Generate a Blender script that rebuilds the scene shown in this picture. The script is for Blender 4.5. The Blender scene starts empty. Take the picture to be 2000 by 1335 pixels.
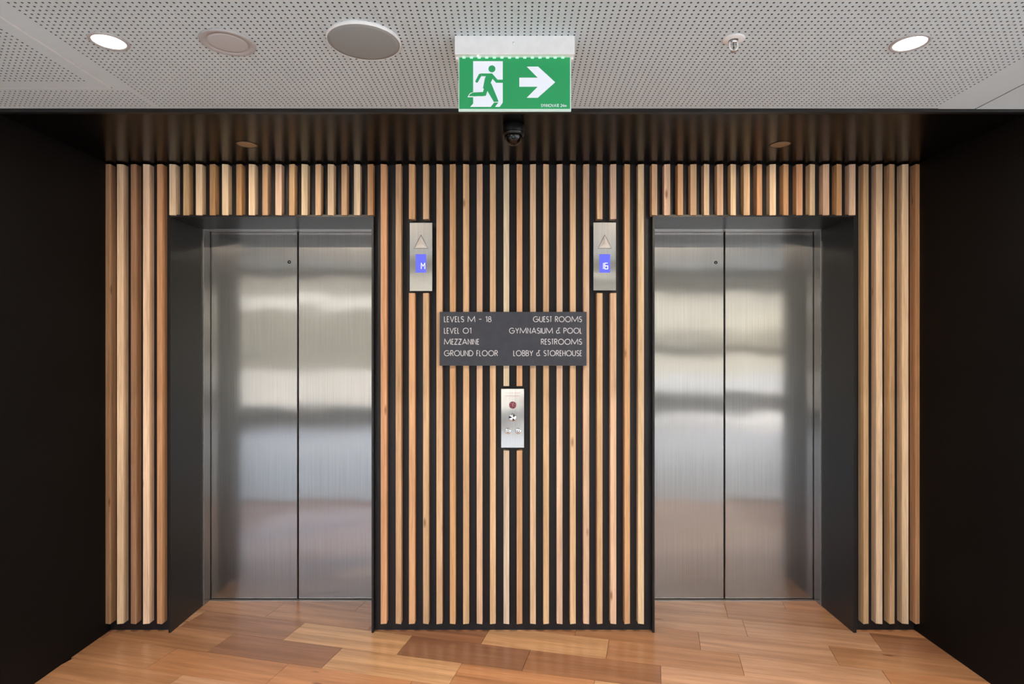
import bpy, bmesh, math, random
import numpy as np
from mathutils import Vector, Matrix

random.seed(7)
C = bpy.context.scene.collection
PI = math.pi

# ------------------------------------------------------------------ camera
cam_d = bpy.data.cameras.new('camera')
cam = bpy.data.objects.new('camera', cam_d)
C.objects.link(cam)
CAM_H = 1.444
cam.location = (0, 0, CAM_H)
cam.rotation_euler = (PI / 2, 0, 0)
cam_d.sensor_width = 36.0
cam_d.lens = 36.0 * 1165 / 2000
cam_d.shift_x = -0.0005
cam_d.shift_y = 0.00425
cam_d.clip_start = 0.02
bpy.context.scene.camera = cam

# ------------------------------------------------------------------ world, sun, exposure
sc = bpy.context.scene
sc.view_settings.view_transform = 'Standard'
sc.view_settings.look = 'None'
sc.view_settings.exposure = 0.08
sc.view_settings.gamma = 1.0
sc.view_settings.use_curve_mapping = False
sc.cycles.max_bounces = 10
sc.cycles.diffuse_bounces = 6
sc.cycles.glossy_bounces = 5
sc.cycles.sample_clamp_indirect = 6.0
w = bpy.data.worlds.new('sky')
sc.world = w
w.use_nodes = True
nt = w.node_tree
sky = nt.nodes.new('ShaderNodeTexSky')
sky.sky_type = 'NISHITA'
sky.sun_disc = False
sky.sun_elevation = math.radians(48)
sky.sun_rotation = math.radians(40)
sky.air_density = 1.0
sky.dust_density = 3.0
nt.links.new(sky.outputs[0], nt.nodes['Background'].inputs[0])
nt.nodes['Background'].inputs[1].default_value = 1.7

sun_d = bpy.data.lights.new('sun', 'SUN')
sun_d.energy = 7.0
sun_d.angle = math.radians(1.0)
sun_d.color = (1.0, 0.95, 0.87)
sun = bpy.data.objects.new('sun', sun_d)
C.objects.link(sun)
sun.rotation_euler = Vector((-0.45, -0.75, -0.85)).to_track_quat('-Z', 'Y').to_euler()


def lamp(kind, loc, power, col, size=0.09, rot=(0, 0, 0), **kw):
    d = bpy.data.lights.new('lamp', kind)
    d.energy = power
    d.color = col
    if kind == 'AREA':
        d.shape = 'DISK'
        d.size = size
    for k, v in kw.items():
        setattr(d, k, v)
    o = bpy.data.objects.new('lamp', d)
    C.objects.link(o)
    o.location = loc
    o.rotation_euler = rot
    return o


# ------------------------------------------------------------------ materials
def lin(c):
    return tuple(((v / 255) / 12.92 if v / 255 <= 0.04045 else (((v / 255) + 0.055) / 1.055) ** 2.4) for v in c) + (1.0,)


def mat(name, col, rough=0.5, metal=0.0, **kw):
    m = bpy.data.materials.new(name)
    m.use_nodes = True
    b = m.node_tree.nodes['Principled BSDF']
    b.inputs['Base Color'].default_value = lin(col)
    b.inputs['Roughness'].default_value = rough
    b.inputs['Metallic'].default_value = metal
    for k, v in kw.items():
        b.inputs[k].default_value = v
    return m


def N(m, t, **kw):
    n = m.node_tree.nodes.new(t)
    for k, v in kw.items():
        setattr(n, k, v)
    return n


def L(m, a, b):
    m.node_tree.links.new(a, b)


def noise_col(m, scale, c0, c1, vec=(1, 1, 1), detail=4, p0=0.35, p1=0.65, bump=0.0, rough=None):
    """noise between two colours on object coordinates; optional fine relief and roughness range"""
    b = m.node_tree.nodes['Principled BSDF']
    tc = N(m, 'ShaderNodeTexCoord')
    mp = N(m, 'ShaderNodeMapping')
    mp.inputs['Scale'].default_value = vec
    nz = N(m, 'ShaderNodeTexNoise')
    nz.inputs['Scale'].default_value = scale
    nz.inputs['Detail'].default_value = detail
    rp = N(m, 'ShaderNodeValToRGB')
    rp.color_ramp.elements[0].position = p0
    rp.color_ramp.elements[1].position = p1
    rp.color_ramp.elements[0].color = lin(c0)
    rp.color_ramp.elements[1].color = lin(c1)
    L(m, tc.outputs['Object'], mp.inputs[0])
    L(m, mp.outputs[0], nz.inputs['Vector'])
    L(m, nz.outputs[0], rp.inputs[0])
    L(m, rp.outputs[0], b.inputs['Base Color'])
    if bump:
        bp = N(m, 'ShaderNodeBump')
        bp.inputs['Strength'].default_value = bump
        bp.inputs['Distance'].default_value = 0.002
        L(m, nz.outputs[0], bp.inputs['Height'])
        L(m, bp.outputs[0], b.inputs['Normal'])
    if rough:
        mr = N(m, 'ShaderNodeMapRange')
        mr.inputs['To Min'].default_value, mr.inputs['To Max'].default_value = rough
        L(m, nz.outputs[0], mr.inputs[0])
        L(m, mr.outputs[0], b.inputs['Roughness'])
    return m


def wood(name, axis, rough, grain=1.0, knots=True, bump=0.15):
    """timber: tone from the object's own colour, grain streaks along one local axis, different on every piece"""
    m = mat(name, (180, 130, 90), rough)
    b = m.node_tree.nodes['Principled BSDF']
    tc = N(m, 'ShaderNodeTexCoord')
    oi = N(m, 'ShaderNodeObjectInfo')
    ml = N(m, 'ShaderNodeMath', operation='MULTIPLY')
    ml.inputs[1].default_value = 37.0
    L(m, oi.outputs['Random'], ml.inputs[0])
    ad = N(m, 'ShaderNodeVectorMath', operation='ADD')
    L(m, tc.outputs['Object'], ad.inputs[0])
    L(m, ml.outputs[0], ad.inputs[1])
    # broad figure
    mp = N(m, 'ShaderNodeMapping')
    mp.inputs['Scale'].default_value = tuple((1.1 if i == axis else 22.0) for i in range(3))
    L(m, ad.outputs[0], mp.inputs[0])
    n1 = N(m, 'ShaderNodeTexNoise')
    n1.inputs['Scale'].default_value = 1.0
    n1.inputs['Detail'].default_value = 3
    n1.inputs['Distortion'].default_value = 0.6
    L(m, mp.outputs[0], n1.inputs['Vector'])
    # fine pores
    mp2 = N(m, 'ShaderNodeMapping')
    mp2.inputs['Scale'].default_value = tuple((7.0 if i == axis else 260.0) for i in range(3))
    L(m, ad.outputs[0], mp2.inputs[0])
    n2 = N(m, 'ShaderNodeTexNoise')
    n2.inputs['Scale'].default_value = 1.0
    n2.inputs['Detail'].default_value = 3
    L(m, mp2.outputs[0], n2.inputs['Vector'])
    r1 = N(m, 'ShaderNodeValToRGB')
    r1.color_ramp.elements[0].position = 0.30
    r1.color_ramp.elements[0].color = (0.74, 0.67, 0.60, 1)
    r1.color_ramp.elements[1].position = 0.68
    r1.color_ramp.elements[1].color = (1.16, 1.12, 1.08, 1)
    L(m, n1.outputs[0], r1.inputs[0])
    r2 = N(m, 'ShaderNodeValToRGB')
    r2.color_ramp.elements[0].position = 0.33
    r2.color_ramp.elements[0].color = (0.78, 0.74, 0.69, 1)
    r2.color_ramp.elements[1].position = 0.55
    r2.color_ramp.elements[1].color = (1.05, 1.05, 1.05, 1)
    L(m, n2.outputs[0], r2.inputs[0])
    x1 = N(m, 'ShaderNodeMix', data_type='RGBA', blend_type='MULTIPLY')
    x1.inputs[0].default_value = grain
    L(m, oi.outputs['Color'], x1.inputs[6])
    L(m, r1.outputs[0], x1.inputs[7])
    x2 = N(m, 'ShaderNodeMix', data_type='RGBA', blend_type='MULTIPLY')
    x2.inputs[0].default_value = grain * 0.8
    L(m, x1.outputs[2], x2.inputs[6])
    L(m, r2.outputs[0], x2.inputs[7])
    out = x2.outputs[2]
    if knots:
        mp3 = N(m, 'ShaderNodeMapping')
        mp3.inputs['Scale'].default_value = tuple((2.6 if i == axis else 9.0) for i in range(3))
        L(m, ad.outputs[0], mp3.inputs[0])
        vo = N(m, 'ShaderNodeTexVoronoi')
        vo.inputs['Scale'].default_value = 1.0
        L(m, mp3.outputs[0], vo.inputs['Vector'])
        r3 = N(m, 'ShaderNodeValToRGB')
        r3.color_ramp.elements[0].position = 0.03
        r3.color_ramp.elements[0].color = (0.30, 0.20, 0.14, 1)
        r3.color_ramp.elements[1].position = 0.085
        r3.color_ramp.elements[1].color = (1, 1, 1, 1)
        L(m, vo.outputs['Distance'], r3.inputs[0])
        x3 = N(m, 'ShaderNodeMix', data_type='RGBA', blend_type='MULTIPLY')
        x3.inputs[0].default_value = 0.8
        L(m, out, x3.inputs[6])
        L(m, r3.outputs[0], x3.inputs[7])
        out = x3.outputs[2]
    L(m, out, b.inputs['Base Color'])
    bp = N(m, 'ShaderNodeBump')
    bp.inputs['Strength'].default_value = bump
    bp.inputs['Distance'].default_value = 0.0006
    L(m, n2.outputs[0], bp.inputs['Height'])
    L(m, bp.outputs[0], b.inputs['Normal'])
    return m


def brushed(name, col, rough, aniso, wave, wave_scale=(1.6, 1.6, 3.2), broad=0.36, share=0.33):
    """brushed steel: vertical brushing (reflections smear sideways), slight sheet buckle"""
    m = mat(name, col, rough, 1.0)
    b = m.node_tree.nodes['Principled BSDF']
    b.inputs['Anisotropic'].default_value = aniso
    tg = N(m, 'ShaderNodeTangent', direction_type='UV_MAP')
    tg.uv_map = 'UVMap'
    L(m, tg.outputs[0], b.inputs['Tangent'])
    tc = N(m, 'ShaderNodeTexCoord')
    mp = N(m, 'ShaderNodeMapping')
    mp.inputs['Scale'].default_value = (420, 420, 2.2)
    L(m, tc.outputs['Object'], mp.inputs[0])
    nz = N(m, 'ShaderNodeTexNoise')
    nz.inputs['Scale'].default_value = 1.0
    nz.inputs['Detail'].default_value = 3
    L(m, mp.outputs[0], nz.inputs['Vector'])
    rp = N(m, 'ShaderNodeValToRGB')
    c = lin(col)
    rp.color_ramp.elements[0].position = 0.3
    rp.color_ramp.elements[0].color = tuple(v * 0.86 for v in c[:3]) + (1,)
    rp.color_ramp.elements[1].position = 0.7
    rp.color_ramp.elements[1].color = tuple(min(1, v * 1.08) for v in c[:3]) + (1,)
    L(m, nz.outputs[0], rp.inputs[0])
    L(m, rp.outputs[0], b.inputs['Base Color'])
    mp2 = N(m, 'ShaderNodeMapping')
    mp2.inputs['Scale'].default_value = wave_scale
    L(m, tc.outputs['Object'], mp2.inputs[0])
    n2 = N(m, 'ShaderNodeTexNoise')
    n2.inputs['Scale'].default_value = 1.0
    n2.inputs['Detail'].default_value = 1.0
    L(m, mp2.outputs[0], n2.inputs['Vector'])
    bp = N(m, 'ShaderNodeBump')
    bp.inputs['Strength'].default_value = 1.0
    bp.inputs['Distance'].default_value = wave
    L(m, n2.outputs[0], bp.inputs['Height'])
    L(m, bp.outputs[0], b.inputs['Normal'])
    # a second, much broader lobe from the brushing
    b2 = N(m, 'ShaderNodeBsdfPrincipled')
    b2.inputs['Metallic'].default_value = 1.0
    b2.inputs['Roughness'].default_value = broad
    b2.inputs['Anisotropic'].default_value = 0.85
    L(m, tg.outputs[0], b2.inputs['Tangent'])
    L(m, rp.outputs[0], b2.inputs['Base Color'])
    L(m, bp.outputs[0], b2.inputs['Normal'])
    mx = N(m, 'ShaderNodeMixShader')
    mx.inputs[0].default_value = share
    L(m, b.outputs[0], mx.inputs[1])
    L(m, b2.outputs[0], mx.inputs[2])
    L(m, mx.outputs[0], m.node_tree.nodes['Material Output'].inputs[0])
    return m


M = {}
M['slat'] = wood('slat timber', 2, 0.5)
M['plank'] = wood('floor timber', 0, 0.36, grain=0.95, bump=0.1)
for k_, v_ in (('Coat Weight', 0.45), ('Coat Roughness', 0.2)):
    M['plank'].node_tree.nodes['Principled BSDF'].inputs[k_].default_value = v_
M['black'] = noise_col(mat('black laminate', (24, 22, 22), 0.42), 3.0, (22, 20, 20), (28, 26, 26))
M['black_wall'] = noise_col(mat('black wall board', (9, 8, 8), 0.6, **{'Specular IOR Level': 0.16}), 2.0, (8, 7, 7), (11, 10, 10))
M['soffit'] = noise_col(mat('black satin soffit', (8, 7, 7), 0.23, **{'Specular IOR Level': 0.14}), 4.0, (8, 7, 7), (11, 10, 10))
M['backing'] = noise_col(mat('charcoal backing board', (23, 21, 24), 0.45, **{'Specular IOR Level': 0.35}), 6.0, (20, 18, 21), (26, 24, 27), vec=(1, 1, 0.2))
M['frame'] = noise_col(mat('black satin metal', (20, 18, 17), 0.36, **{'Specular IOR Level': 0.38}), 5.0, (18, 16, 15), (22, 20, 19))
M['ceil'] = noise_col(mat('ceiling board', (198, 210, 214), 0.75), 1.5, (195, 207, 211), (202, 214, 218))
M['void'] = noise_col(mat('acoustic felt', (60, 57, 56), 0.95), 40, (54, 51, 50), (66, 63, 62))
M['steel'] = brushed('brushed steel', (164, 162, 160), 0.12, 0.93, 0.0021, wave_scale=(2.4, 2.4, 2.6))
M['plate'] = brushed('brushed steel plate', (196, 194, 191), 0.11, 0.85, 0.0003, wave_scale=(6, 6, 9))
M['jamb'] = brushed('brushed steel jamb', (160, 158, 156), 0.16, 0.8, 0.001)
M['alu'] = noise_col(mat('sill aluminium', (200, 198, 196), 0.38, 1.0), 60, (190, 188, 186), (208, 206, 204), vec=(0.05, 1, 1))
M['white'] = noise_col(mat('white enamel', (232, 231, 231), 0.45), 30, (229, 228, 228), (235, 234, 234))
M['gap'] = noise_col(mat('dark gap', (10, 10, 10), 0.9), 5, (9, 9, 9), (12, 12, 12))
M['grille'] = mat('speaker grille', (146, 150, 149), 0.7)
M['bronze'] = noise_col(mat('dull bronze reflector', (168, 146, 116), 0.5, 0.8), 12, (158, 136, 106), (176, 156, 126))
M['sign'] = noise_col(mat('slate sign board', (48, 51, 62), 0.5), 20, (45, 48, 59), (51, 54, 65))
M['letters'] = noise_col(mat('pale grey print', (212, 214, 220), 0.6), 80, (205, 207, 213), (218, 220, 226))
M['glossblack'] = mat('gloss black plastic', (8, 8, 9), 0.08)
M['matblack'] = noise_col(mat('matt black plastic', (14, 14, 15), 0.4), 20, (12, 12, 13), (17, 17, 18))
M['chrome'] = mat('chrome', (225, 225, 228), 0.12, 1.0)
M['redbtn'] = noise_col(mat('dark red key switch', (110, 18, 40), 0.3), 160, (70, 8, 24), (150, 40, 66))
M['redprint'] = noise_col(mat('faded red print', (132, 72, 66), 0.6), 90, (124, 66, 60), (140, 80, 72))
M['keydark'] = mat('key slot dark', (24, 22, 26), 0.4)
M['grey'] = noise_col(mat('satin grey metal', (176, 170, 166), 0.35, 0.8), 40, (168, 162, 158), (184, 178, 174))
M['rimgrey'] = noise_col(mat('fitting rim enamel', (174, 171, 171), 0.5), 20, (171, 168, 168), (177, 174, 174))
M['arrow'] = noise_col(mat('pale frosted lens', (208, 202, 196), 0.45), 40, (202, 196, 190), (214, 208, 202))
M['blackbulb'] = mat('dark glass bulb', (20, 14, 14), 0.1)


def emit(name, col, strength, base=None, rough=0.4):
    m = mat(name, base or col, rough)
    b = m.node_tree.nodes['Principled BSDF']
    b.inputs['Emission Color'].default_value = lin(col)
    b.inputs['Emission Strength'].default_value = strength
    return m


M['lamp'] = emit('lit diffuser', (255, 247, 238), 3.0)
M['led'] = emit('green lit led strip', (170, 255, 195), 0.8)
M['green'] = emit('lit green sign face', (34, 158, 92), 0.30, base=(30, 134, 80))
M['signwhite'] = emit('lit white sign face', (228, 232, 244), 0.36, base=(205, 208, 216))
M['lcd'] = emit('blue lit display', (104, 110, 250), 0.95, base=(30, 30, 80), rough=0.2)
M['lcdtext'] = emit('lit display digits', (235, 238, 255), 1.1)
M['edge'] = emit('edge lit acrylic', (200, 226, 214), 0.40, base=(170, 188, 180), rough=0.15)
M['pilot'] = emit('pilot light', (235, 255, 225), 1.6)


def concentric(m):
    """faint ring relief on a round grille"""
    b = m.node_tree.nodes['Principled BSDF']
    tc = N(m, 'ShaderNodeTexCoord')
    wv = N(m, 'ShaderNodeTexWave', wave_type='RINGS', rings_direction='Z')
    wv.inputs['Scale'].default_value = 90
    wv.inputs['Distortion'].default_value = 0.6
    L(m, tc.outputs['Object'], wv.inputs['Vector'])
    rp = N(m, 'ShaderNodeValToRGB')
    rp.color_ramp.elements[0].color = tuple(v * 0.86 for v in b.inputs['Base Color'].default_value[:3]) + (1,)
    rp.color_ramp.elements[1].color = tuple(v * 1.1 for v in b.inputs['Base Color'].default_value[:3]) + (1,)
    L(m, wv.outputs[0], rp.inputs[0])
    L(m, rp.outputs[0], b.inputs['Base Color'])


concentric(M['grille'])
M['grille2'] = mat('small speaker grille', (186, 184, 184), 0.7)
concentric(M['grille2'])


# ------------------------------------------------------------------ mesh helpers
class MB:
    def __init__(self):
        self.v, self.f, self.s = [], [], []

    def add(self, verts, faces, smooth=False):
        o = len(self.v)
        self.v += [tuple(p) for p in verts]
        self.f += [tuple(i + o for i in f) for f in faces]
        self.s += [smooth] * len(faces)
        return self

    def box(self, x0, x1, y0, y1, z0, z1):
        v = [(x0, y0, z0), (x1, y0, z0), (x1, y1, z0), (x0, y1, z0), (x0, y0, z1), (x1, y0, z1), (x1, y1, z1), (x0, y1, z1)]
        return self.add(v, [(0, 3, 2, 1), (4, 5, 6, 7), (0, 1, 5, 4), (1, 2, 6, 5), (2, 3, 7, 6), (3, 0, 4, 7)])

    def prism(self, pts, y0, y1):
        """polygon in (x, z), counter-clockwise seen from -y, between y0 (front) and y1"""
        n = len(pts)
        v = [(x, y0, z) for x, z in pts] + [(x, y1, z) for x, z in pts]
        f = [tuple(range(n)), tuple(reversed(range(n, 2 * n)))]
        f += [(i, n + i, n + (i + 1) % n, (i + 1) % n) for i in range(n)]
        return self.add(v, f)

    def lathe(self, prof, c=(0, 0, 0), axis='z', n=40, smooth=True):
        """profile [(r, t)] turned about the axis through c"""
        v, f = [], []
        for r, t in prof:
            for k in range(n):
                a = 2 * PI * k / n
                x, y = r * math.cos(a), r * math.sin(a)
                p = (x, y, t) if axis == 'z' else (x, t, y)
                v.append((p[0] + c[0], p[1] + c[1], p[2] + c[2]))
        for i in range(len(prof) - 1):
            for k in range(n):
                k2 = (k + 1) % n
                f.append((i * n + k, i * n + k2, (i + 1) * n + k2, (i + 1) * n + k))
        self.add(v, f, smooth)
        o = len(self.v) - len(v)
        if prof[0][0] > 1e-6:
            self.f.append(tuple(o + k for k in reversed(range(n)))); self.s.append(False)
        if prof[-1][0] > 1e-6:
            self.f.append(tuple(o + (len(prof) - 1) * n + k for k in range(n))); self.s.append(False)
        return self

    def tube(self, path, r, n=8):
        rings = []
        P = [Vector(p) for p in path]
        for i, p in enumerate(P):
            d = (P[min(i + 1, len(P) - 1)] - P[max(i - 1, 0)]).normalized()
            u = d.cross(Vector((0, 1, 0)))
            if u.length < 1e-3:
                u = d.cross(Vector((1, 0, 0)))
            u.normalize()
            w_ = d.cross(u)
            rings.append([tuple(p + u * (r * math.cos(2 * PI * k / n)) + w_ * (r * math.sin(2 * PI * k / n))) for k in range(n)])
        v = [q for rg in rings for q in rg]
        f = []
        for i in range(len(rings) - 1):
            for k in range(n):
                f.append((i * n + k, i * n + (k + 1) % n, (i + 1) * n + (k + 1) % n, (i + 1) * n + k))
        f += [tuple(reversed(range(n))), tuple((len(rings) - 1) * n + k for k in range(n))]
        return self.add(v, f, True)

    def mesh(self, name, m, uv=False, recalc=True):
        me = bpy.data.meshes.new(name)
        me.from_pydata(self.v, [], self.f)
        me.polygons.foreach_set('use_smooth', self.s)
        if recalc:
            bm = bmesh.new()
            bm.from_mesh(me)
            bmesh.ops.recalc_face_normals(bm, faces=bm.faces)
            bm.to_mesh(me)
            bm.free()
        if uv:
            u = me.uv_layers.new(name='UVMap')
            for lp in me.loops:
                p = me.vertices[lp.vertex_index].co
                u.data[lp.index].uv = (p.x + p.y, p.z)
        if m is not None:
            me.materials.append(m)
        me.update()
        return me

    def build(self, name, m, parent=None, loc=None, uv=False, recalc=True):
        """one mesh object; with loc the origin sits at loc (vertices are given in the parent's frame)"""
        if loc is not None:
            self.v = [(a - loc[0], b - loc[1], c - loc[2]) for a, b, c in self.v]
        o = bpy.data.objects.new(name, self.mesh(name, m, uv, recalc))
        C.objects.link(o)
        if loc is not None:
            o.location = loc
        if parent is not None:
            o.parent = parent
        return o


def struct(o):
    o['kind'] = 'structure'
    return o


def thing(name, label, cat, loc=(0, 0, 0), group=None):
    o = bpy.data.objects.new(name, None)
    o.empty_display_size = 0.05
    C.objects.link(o)
    o.location = loc
    o['label'] = label
    o['category'] = cat
    if group:
        o['group'] = group
    return o


def holder(name, loc=(0, 0, 0)):
    o = bpy.data.objects.new(name, None)
    C.objects.link(o)
    o.location = loc
    return struct(o)


# ------------------------------------------------------------------ main dimensions (metres)
YB = 3.042          # face of the backing board
YS = 2.999          # mean front of the timber slats
YP0, YP1 = 3.008, 3.325   # black lift portal, front and rear edge
YD = 3.405          # lift door leaves
ZC = 2.370          # ceiling
ZS = 2.3685          # underside of the black soffit
YE = 2.332          # front edge of the soffit / side walls
XW = 2.048          # side walls of the recess
PORT = [(-1.7247, -0.7110), (0.7170, 1.7203)]  # clear portal openings
ZP = 2.097          # clear height of the portals
LX0, LX1, LY0 = -7.0, 5.6, -4.3   # lobby behind the camera

# ------------------------------------------------------------------ floor
fl = MB()
fl.box(LX0, LX1, 1.2, YE, -0.2, -0.012)
fl.box(-XW, XW, YE, YD + 0.12, -0.2, -0.012)
floor_m = wood('lobby floor timber', 0, 0.34, grain=0.6, knots=False)
floor = struct(fl.build('floor', floor_m))
floor.color = lin((176, 122, 80))
ls_ = MB()
ls_.box(LX0, LX1, LY0, 1.2, -0.2, 0.0)
ls_.build('stone_slab', noise_col(mat('pale grey lobby stone', (186, 184, 184), 0.3), 2.5, (178, 176, 176), (194, 192, 192)), floor)


def clip(poly, nx, ny, d):
    """keep nx*x + ny*y <= d"""
    out = []
    for i in range(len(poly)):
        a, b = poly[i], poly[(i + 1) % len(poly)]
        da, db = nx * a[0] + ny * a[1] - d, nx * b[0] + ny * b[1] - d
        if da <= 0:
            out.append(a)
        if (da < 0 < db) or (db < 0 < da):
            t = da / (da - db)
            out.append((a[0] + t * (b[0] - a[0]), a[1] + t * (b[1] - a[1])))
    return out


TH = math.radians(13.4)
ct, st = math.cos(TH), math.sin(TH)
PL, PW, V0 = 0.602, 0.188, 2.782
seam = {0: 0.027, -1: -0.854, 1: -0.2185, 2: 0.2136, 3: 0.4505, 4: 0.381, -2: -2.222, 5: 0.10, 6: 0.42}
tone = {'L': (208, 164, 122), 'M': (186, 137, 99), 'D': (148, 106, 80), 'B': (164, 117, 85), 'O': (194, 139, 97), 'P': (204, 158, 124)}
known = {(0, -1.7645): 'L', (0, -1.17): 'D', (0, -0.575): 'B', (0, 0.027): 'P', (0, -2.36): 'B', (0, 0.629): 'L',
         (-1, -1.456): 'L', (-1, -2.06): 'B', (-1, -0.854): 'O', (-1, -0.252): 'L', (-2, -2.222): 'O', (-2, -1.62): 'O', (-2, -2.82): 'M',
         (1, -2.02): 'M', (1, -1.42): 'B', (1, -0.82): 'L', (1, -0.2185): 'M', (1, 0.38): 'P', (1, 0.98): 'O',
         (2, -0.99): 'M', (2, -0.39): 'M', (2, 0.2136): 'P', (2, 0.815): 'M', (2, -1.6): 'M', (2, 1.417): 'O',
         (3, -0.15): 'P', (3, 0.4505): 'P', (3, 1.0525): 'B', (3, -0.755): 'M',
         (4, -0.22): 'P', (4, 0.381): 'M', (4, 0.983): 'O', (4, -0.82): 'L'}
GAP = 0.0009
for n in range(-8, 8):
    s0 = seam.get(n, random.uniform(0, PL))
    for k in range(-8, 9):
        u0 = s0 + k * PL
        v1 = V0 + n * PW
        v0 = v1 - PW
        quad = [(u0 + GAP, v0 + GAP), (u0 + PL - GAP, v0 + GAP), (u0 + PL - GAP, v1 - GAP), (u0 + GAP, v1 - GAP)]
        # (u, v) -> world: u along the board, v across it
        P = [(ct * u + st * v, -st * u + ct * v) for u, v in quad]
        cx, cy = ct * (u0 + PL / 2) + st * (v0 + PW / 2), -st * (u0 + PL / 2) + ct * (v0 + PW / 2)
        wide = cy < YE
        for nx, ny, d in ((1, 0, 3.0 if False else XW), (-1, 0, XW), (0, 1, YD), (0, -1, -1.2)):
            P = clip(P, nx, ny, d)
            if len(P) < 3:
                break
        if len(P) < 3:
            continue
        A = abs(sum(P[i][0] * P[(i + 1) % len(P)][1] - P[(i + 1) % len(P)][0] * P[i][1] for i in range(len(P)))) / 2
        if A < 0.0008:
            continue
        m_ = len(P)
        loc = [((x - cx) * ct - (y - cy) * st, (x - cx) * st + (y - cy) * ct) for x, y in P]
        mb = MB()
        mb.add([(x, y, 0) for x, y in loc] + [(x, y, -0.012) for x, y in loc],
               [tuple(range(m_)), tuple(reversed(range(m_, 2 * m_)))] + [(i, m_ + i, m_ + (i + 1) % m_, (i + 1) % m_) for i in range(m_)])
        o = mb.build('plank', M['plank'], floor)
        o.location = (cx, cy, random.uniform(-0.0004, 0.0))
        o.rotation_euler = (0, 0, -TH)
        key = None
        for (kn, ku), tv in known.items():
            if kn == n and abs(ku - u0) < 0.05:
                key = tv
        key = key or random.choice('LMMBOOPM')
        o.color = lin(tone[key])
# planks outside the recess line (left and right of it), only as far as a step to the side can see: plain lobby floor takes over

# ------------------------------------------------------------------ ceiling
cb = MB()
cb.box(LX0, LX1, -0.98, YE - 0.004, ZC + 0.016, ZC + 0.2)
cb.box(LX0, LX1, LY0, -0.98, 3.06, 3.2)
ceiling = struct(cb.build('ceiling', M['void']))
PITCH, PHX, PHY = 0.0186, 0.5747, 1.7202


def perforated(name, plain, holes, z, m, parent, r=0.0034):
    """board with round holes: plain = list of solid rectangles, holes = list of rectangles filled with hole cells"""
    V, F = [], []
    base = 0
    verts, faces = [], []
    ang = [PI / 8 + PI / 4 * k for k in range(8)]
    ring = [(r * math.cos(a), r * math.sin(a)) for a in ang]
    h = PITCH / 2
    corners = [(h, h), (-h, h), (-h, -h), (h, -h)]
    # ring indices: 0,1 upper right .. k; corner i sits between ring 2i and 2i+1
    cell_v = [(x, y, 0) for x, y in corners] + [(x, y, 0) for x, y in ring] + [(x, y, 0.013) for x, y in ring]
    cell_f = []
    for i in range(4):
        a, b = 4 + 2 * i, 4 + (2 * i + 1) % 8
        cell_f.append((i, a, b))
        c = 4 + (2 * i + 2) % 8
        cell_f.append((i, b, c, (i + 1) % 4))
    for k in range(8):
        cell_f.append((4 + k, 12 + k, 12 + (k + 1) % 8, 4 + (k + 1) % 8))
    cells = []
    for (x0, x1, y0, y1) in holes:
        i0, i1 = math.ceil((x0 + h - PHX) / PITCH - 1e-6), math.floor((x1 - h - PHX) / PITCH + 1e-6)
        j0, j1 = math.ceil((y0 + h - PHY) / PITCH - 1e-6), math.floor((y1 - h - PHY) / PITCH + 1e-6)
        for i in range(i0, i1 + 1):
            for j in range(j0, j1 + 1):
                cells.append((PHX + i * PITCH, PHY + j * PITCH))
        # solid rim between the rectangle and its cell grid
        gx0, gx1 = PHX + i0 * PITCH - h, PHX + i1 * PITCH + h
        gy0, gy1 = PHY + j0 * PITCH - h, PHY + j1 * PITCH + h
        plain = plain + [(x0, gx0, y0, y1), (gx1, x1, y0, y1), (gx0, gx1, y0, gy0), (gx0, gx1, gy1, y1)]
    cv = np.array(cell_v)
    cs = np.array(cells)
    allv = (cv[None, :, :] + np.concatenate([cs, np.zeros((len(cs), 1))], 1)[:, None, :]).reshape(-1, 3)
    allv[:, 2] += z
    verts = allv.tolist()
    nv = len(cell_v)
    for c in range(len(cs)):
        o = c * nv
        faces += [tuple(i + o for i in f) for f in cell_f]
    for (x0, x1, y0, y1) in plain:
        if x1 - x0 < 1e-5 or y1 - y0 < 1e-5:
            continue
        o = len(verts)
        verts += [(x0, y0, z), (x0, y1, z), (x1, y1, z), (x1, y0, z)]
        faces.append((o, o + 1, o + 2, o + 3))
    # edges of the board
    xs = [r_ for rr in plain for r_ in rr[:2]]
    ys = [r_ for rr in plain for r_ in rr[2:]]
    me = bpy.data.meshes.new(name)
    me.from_pydata(verts, [], faces)
    me.materials.append(m)
    me.materials.append(M['void'])
    idx = np.zeros(len(me.polygons), dtype=np.int32)
    nf = len(cell_f)
    for q in range(8, nf):
        idx[q:len(cs) * nf:nf] = 1  # hole walls take the dark felt colour as painted-in shade
    me.polygons.foreach_set('material_index', idx)
    me.update()
    ob = bpy.data.objects.new(name, me)
    C.objects.link(ob)
    ob.parent = parent
    return ob


HX, HY = -1.4365, 2.1345     # corner of the access panel
JX = 1.8065                  # joint to the plain board on the right
Y9 = 0.9
per = perforated('perforated_panel',
                 [(-1.4345, -1.376, Y9, 2.139), (1.6605, JX - 0.003, Y9, YE - 0.004), (-2.7, -1.4345, 2.139, 2.155), (-1.4345, -1.376, 2.139, 2.155)],
                 [(-1.376, 1.6605, Y9, YE - 0.008), (-2.7, -1.376, 2.155, YE - 0.008)], ZC, M['ceil'], ceiling)
acc = perforated('access_panel', [(-1.4725, HX, Y9, HY), (-2.7, -1.4725, 2.096, HY)], [(-2.7, -1.4725, Y9, 2.096)], ZC - 0.0036, M['ceil'], ceiling)
ed = MB()
ed.box(HX - 0.0016, HX, Y9, HY, ZC - 0.0038, ZC + 0.01)
ed.box(-2.7, HX, HY - 0.0012, HY, ZC - 0.0038, ZC + 0.01)
ed.build('panel_edge', M['white'], acc)  # whitened strip paints in the highlight along the panel edge
pb = MB()
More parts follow.
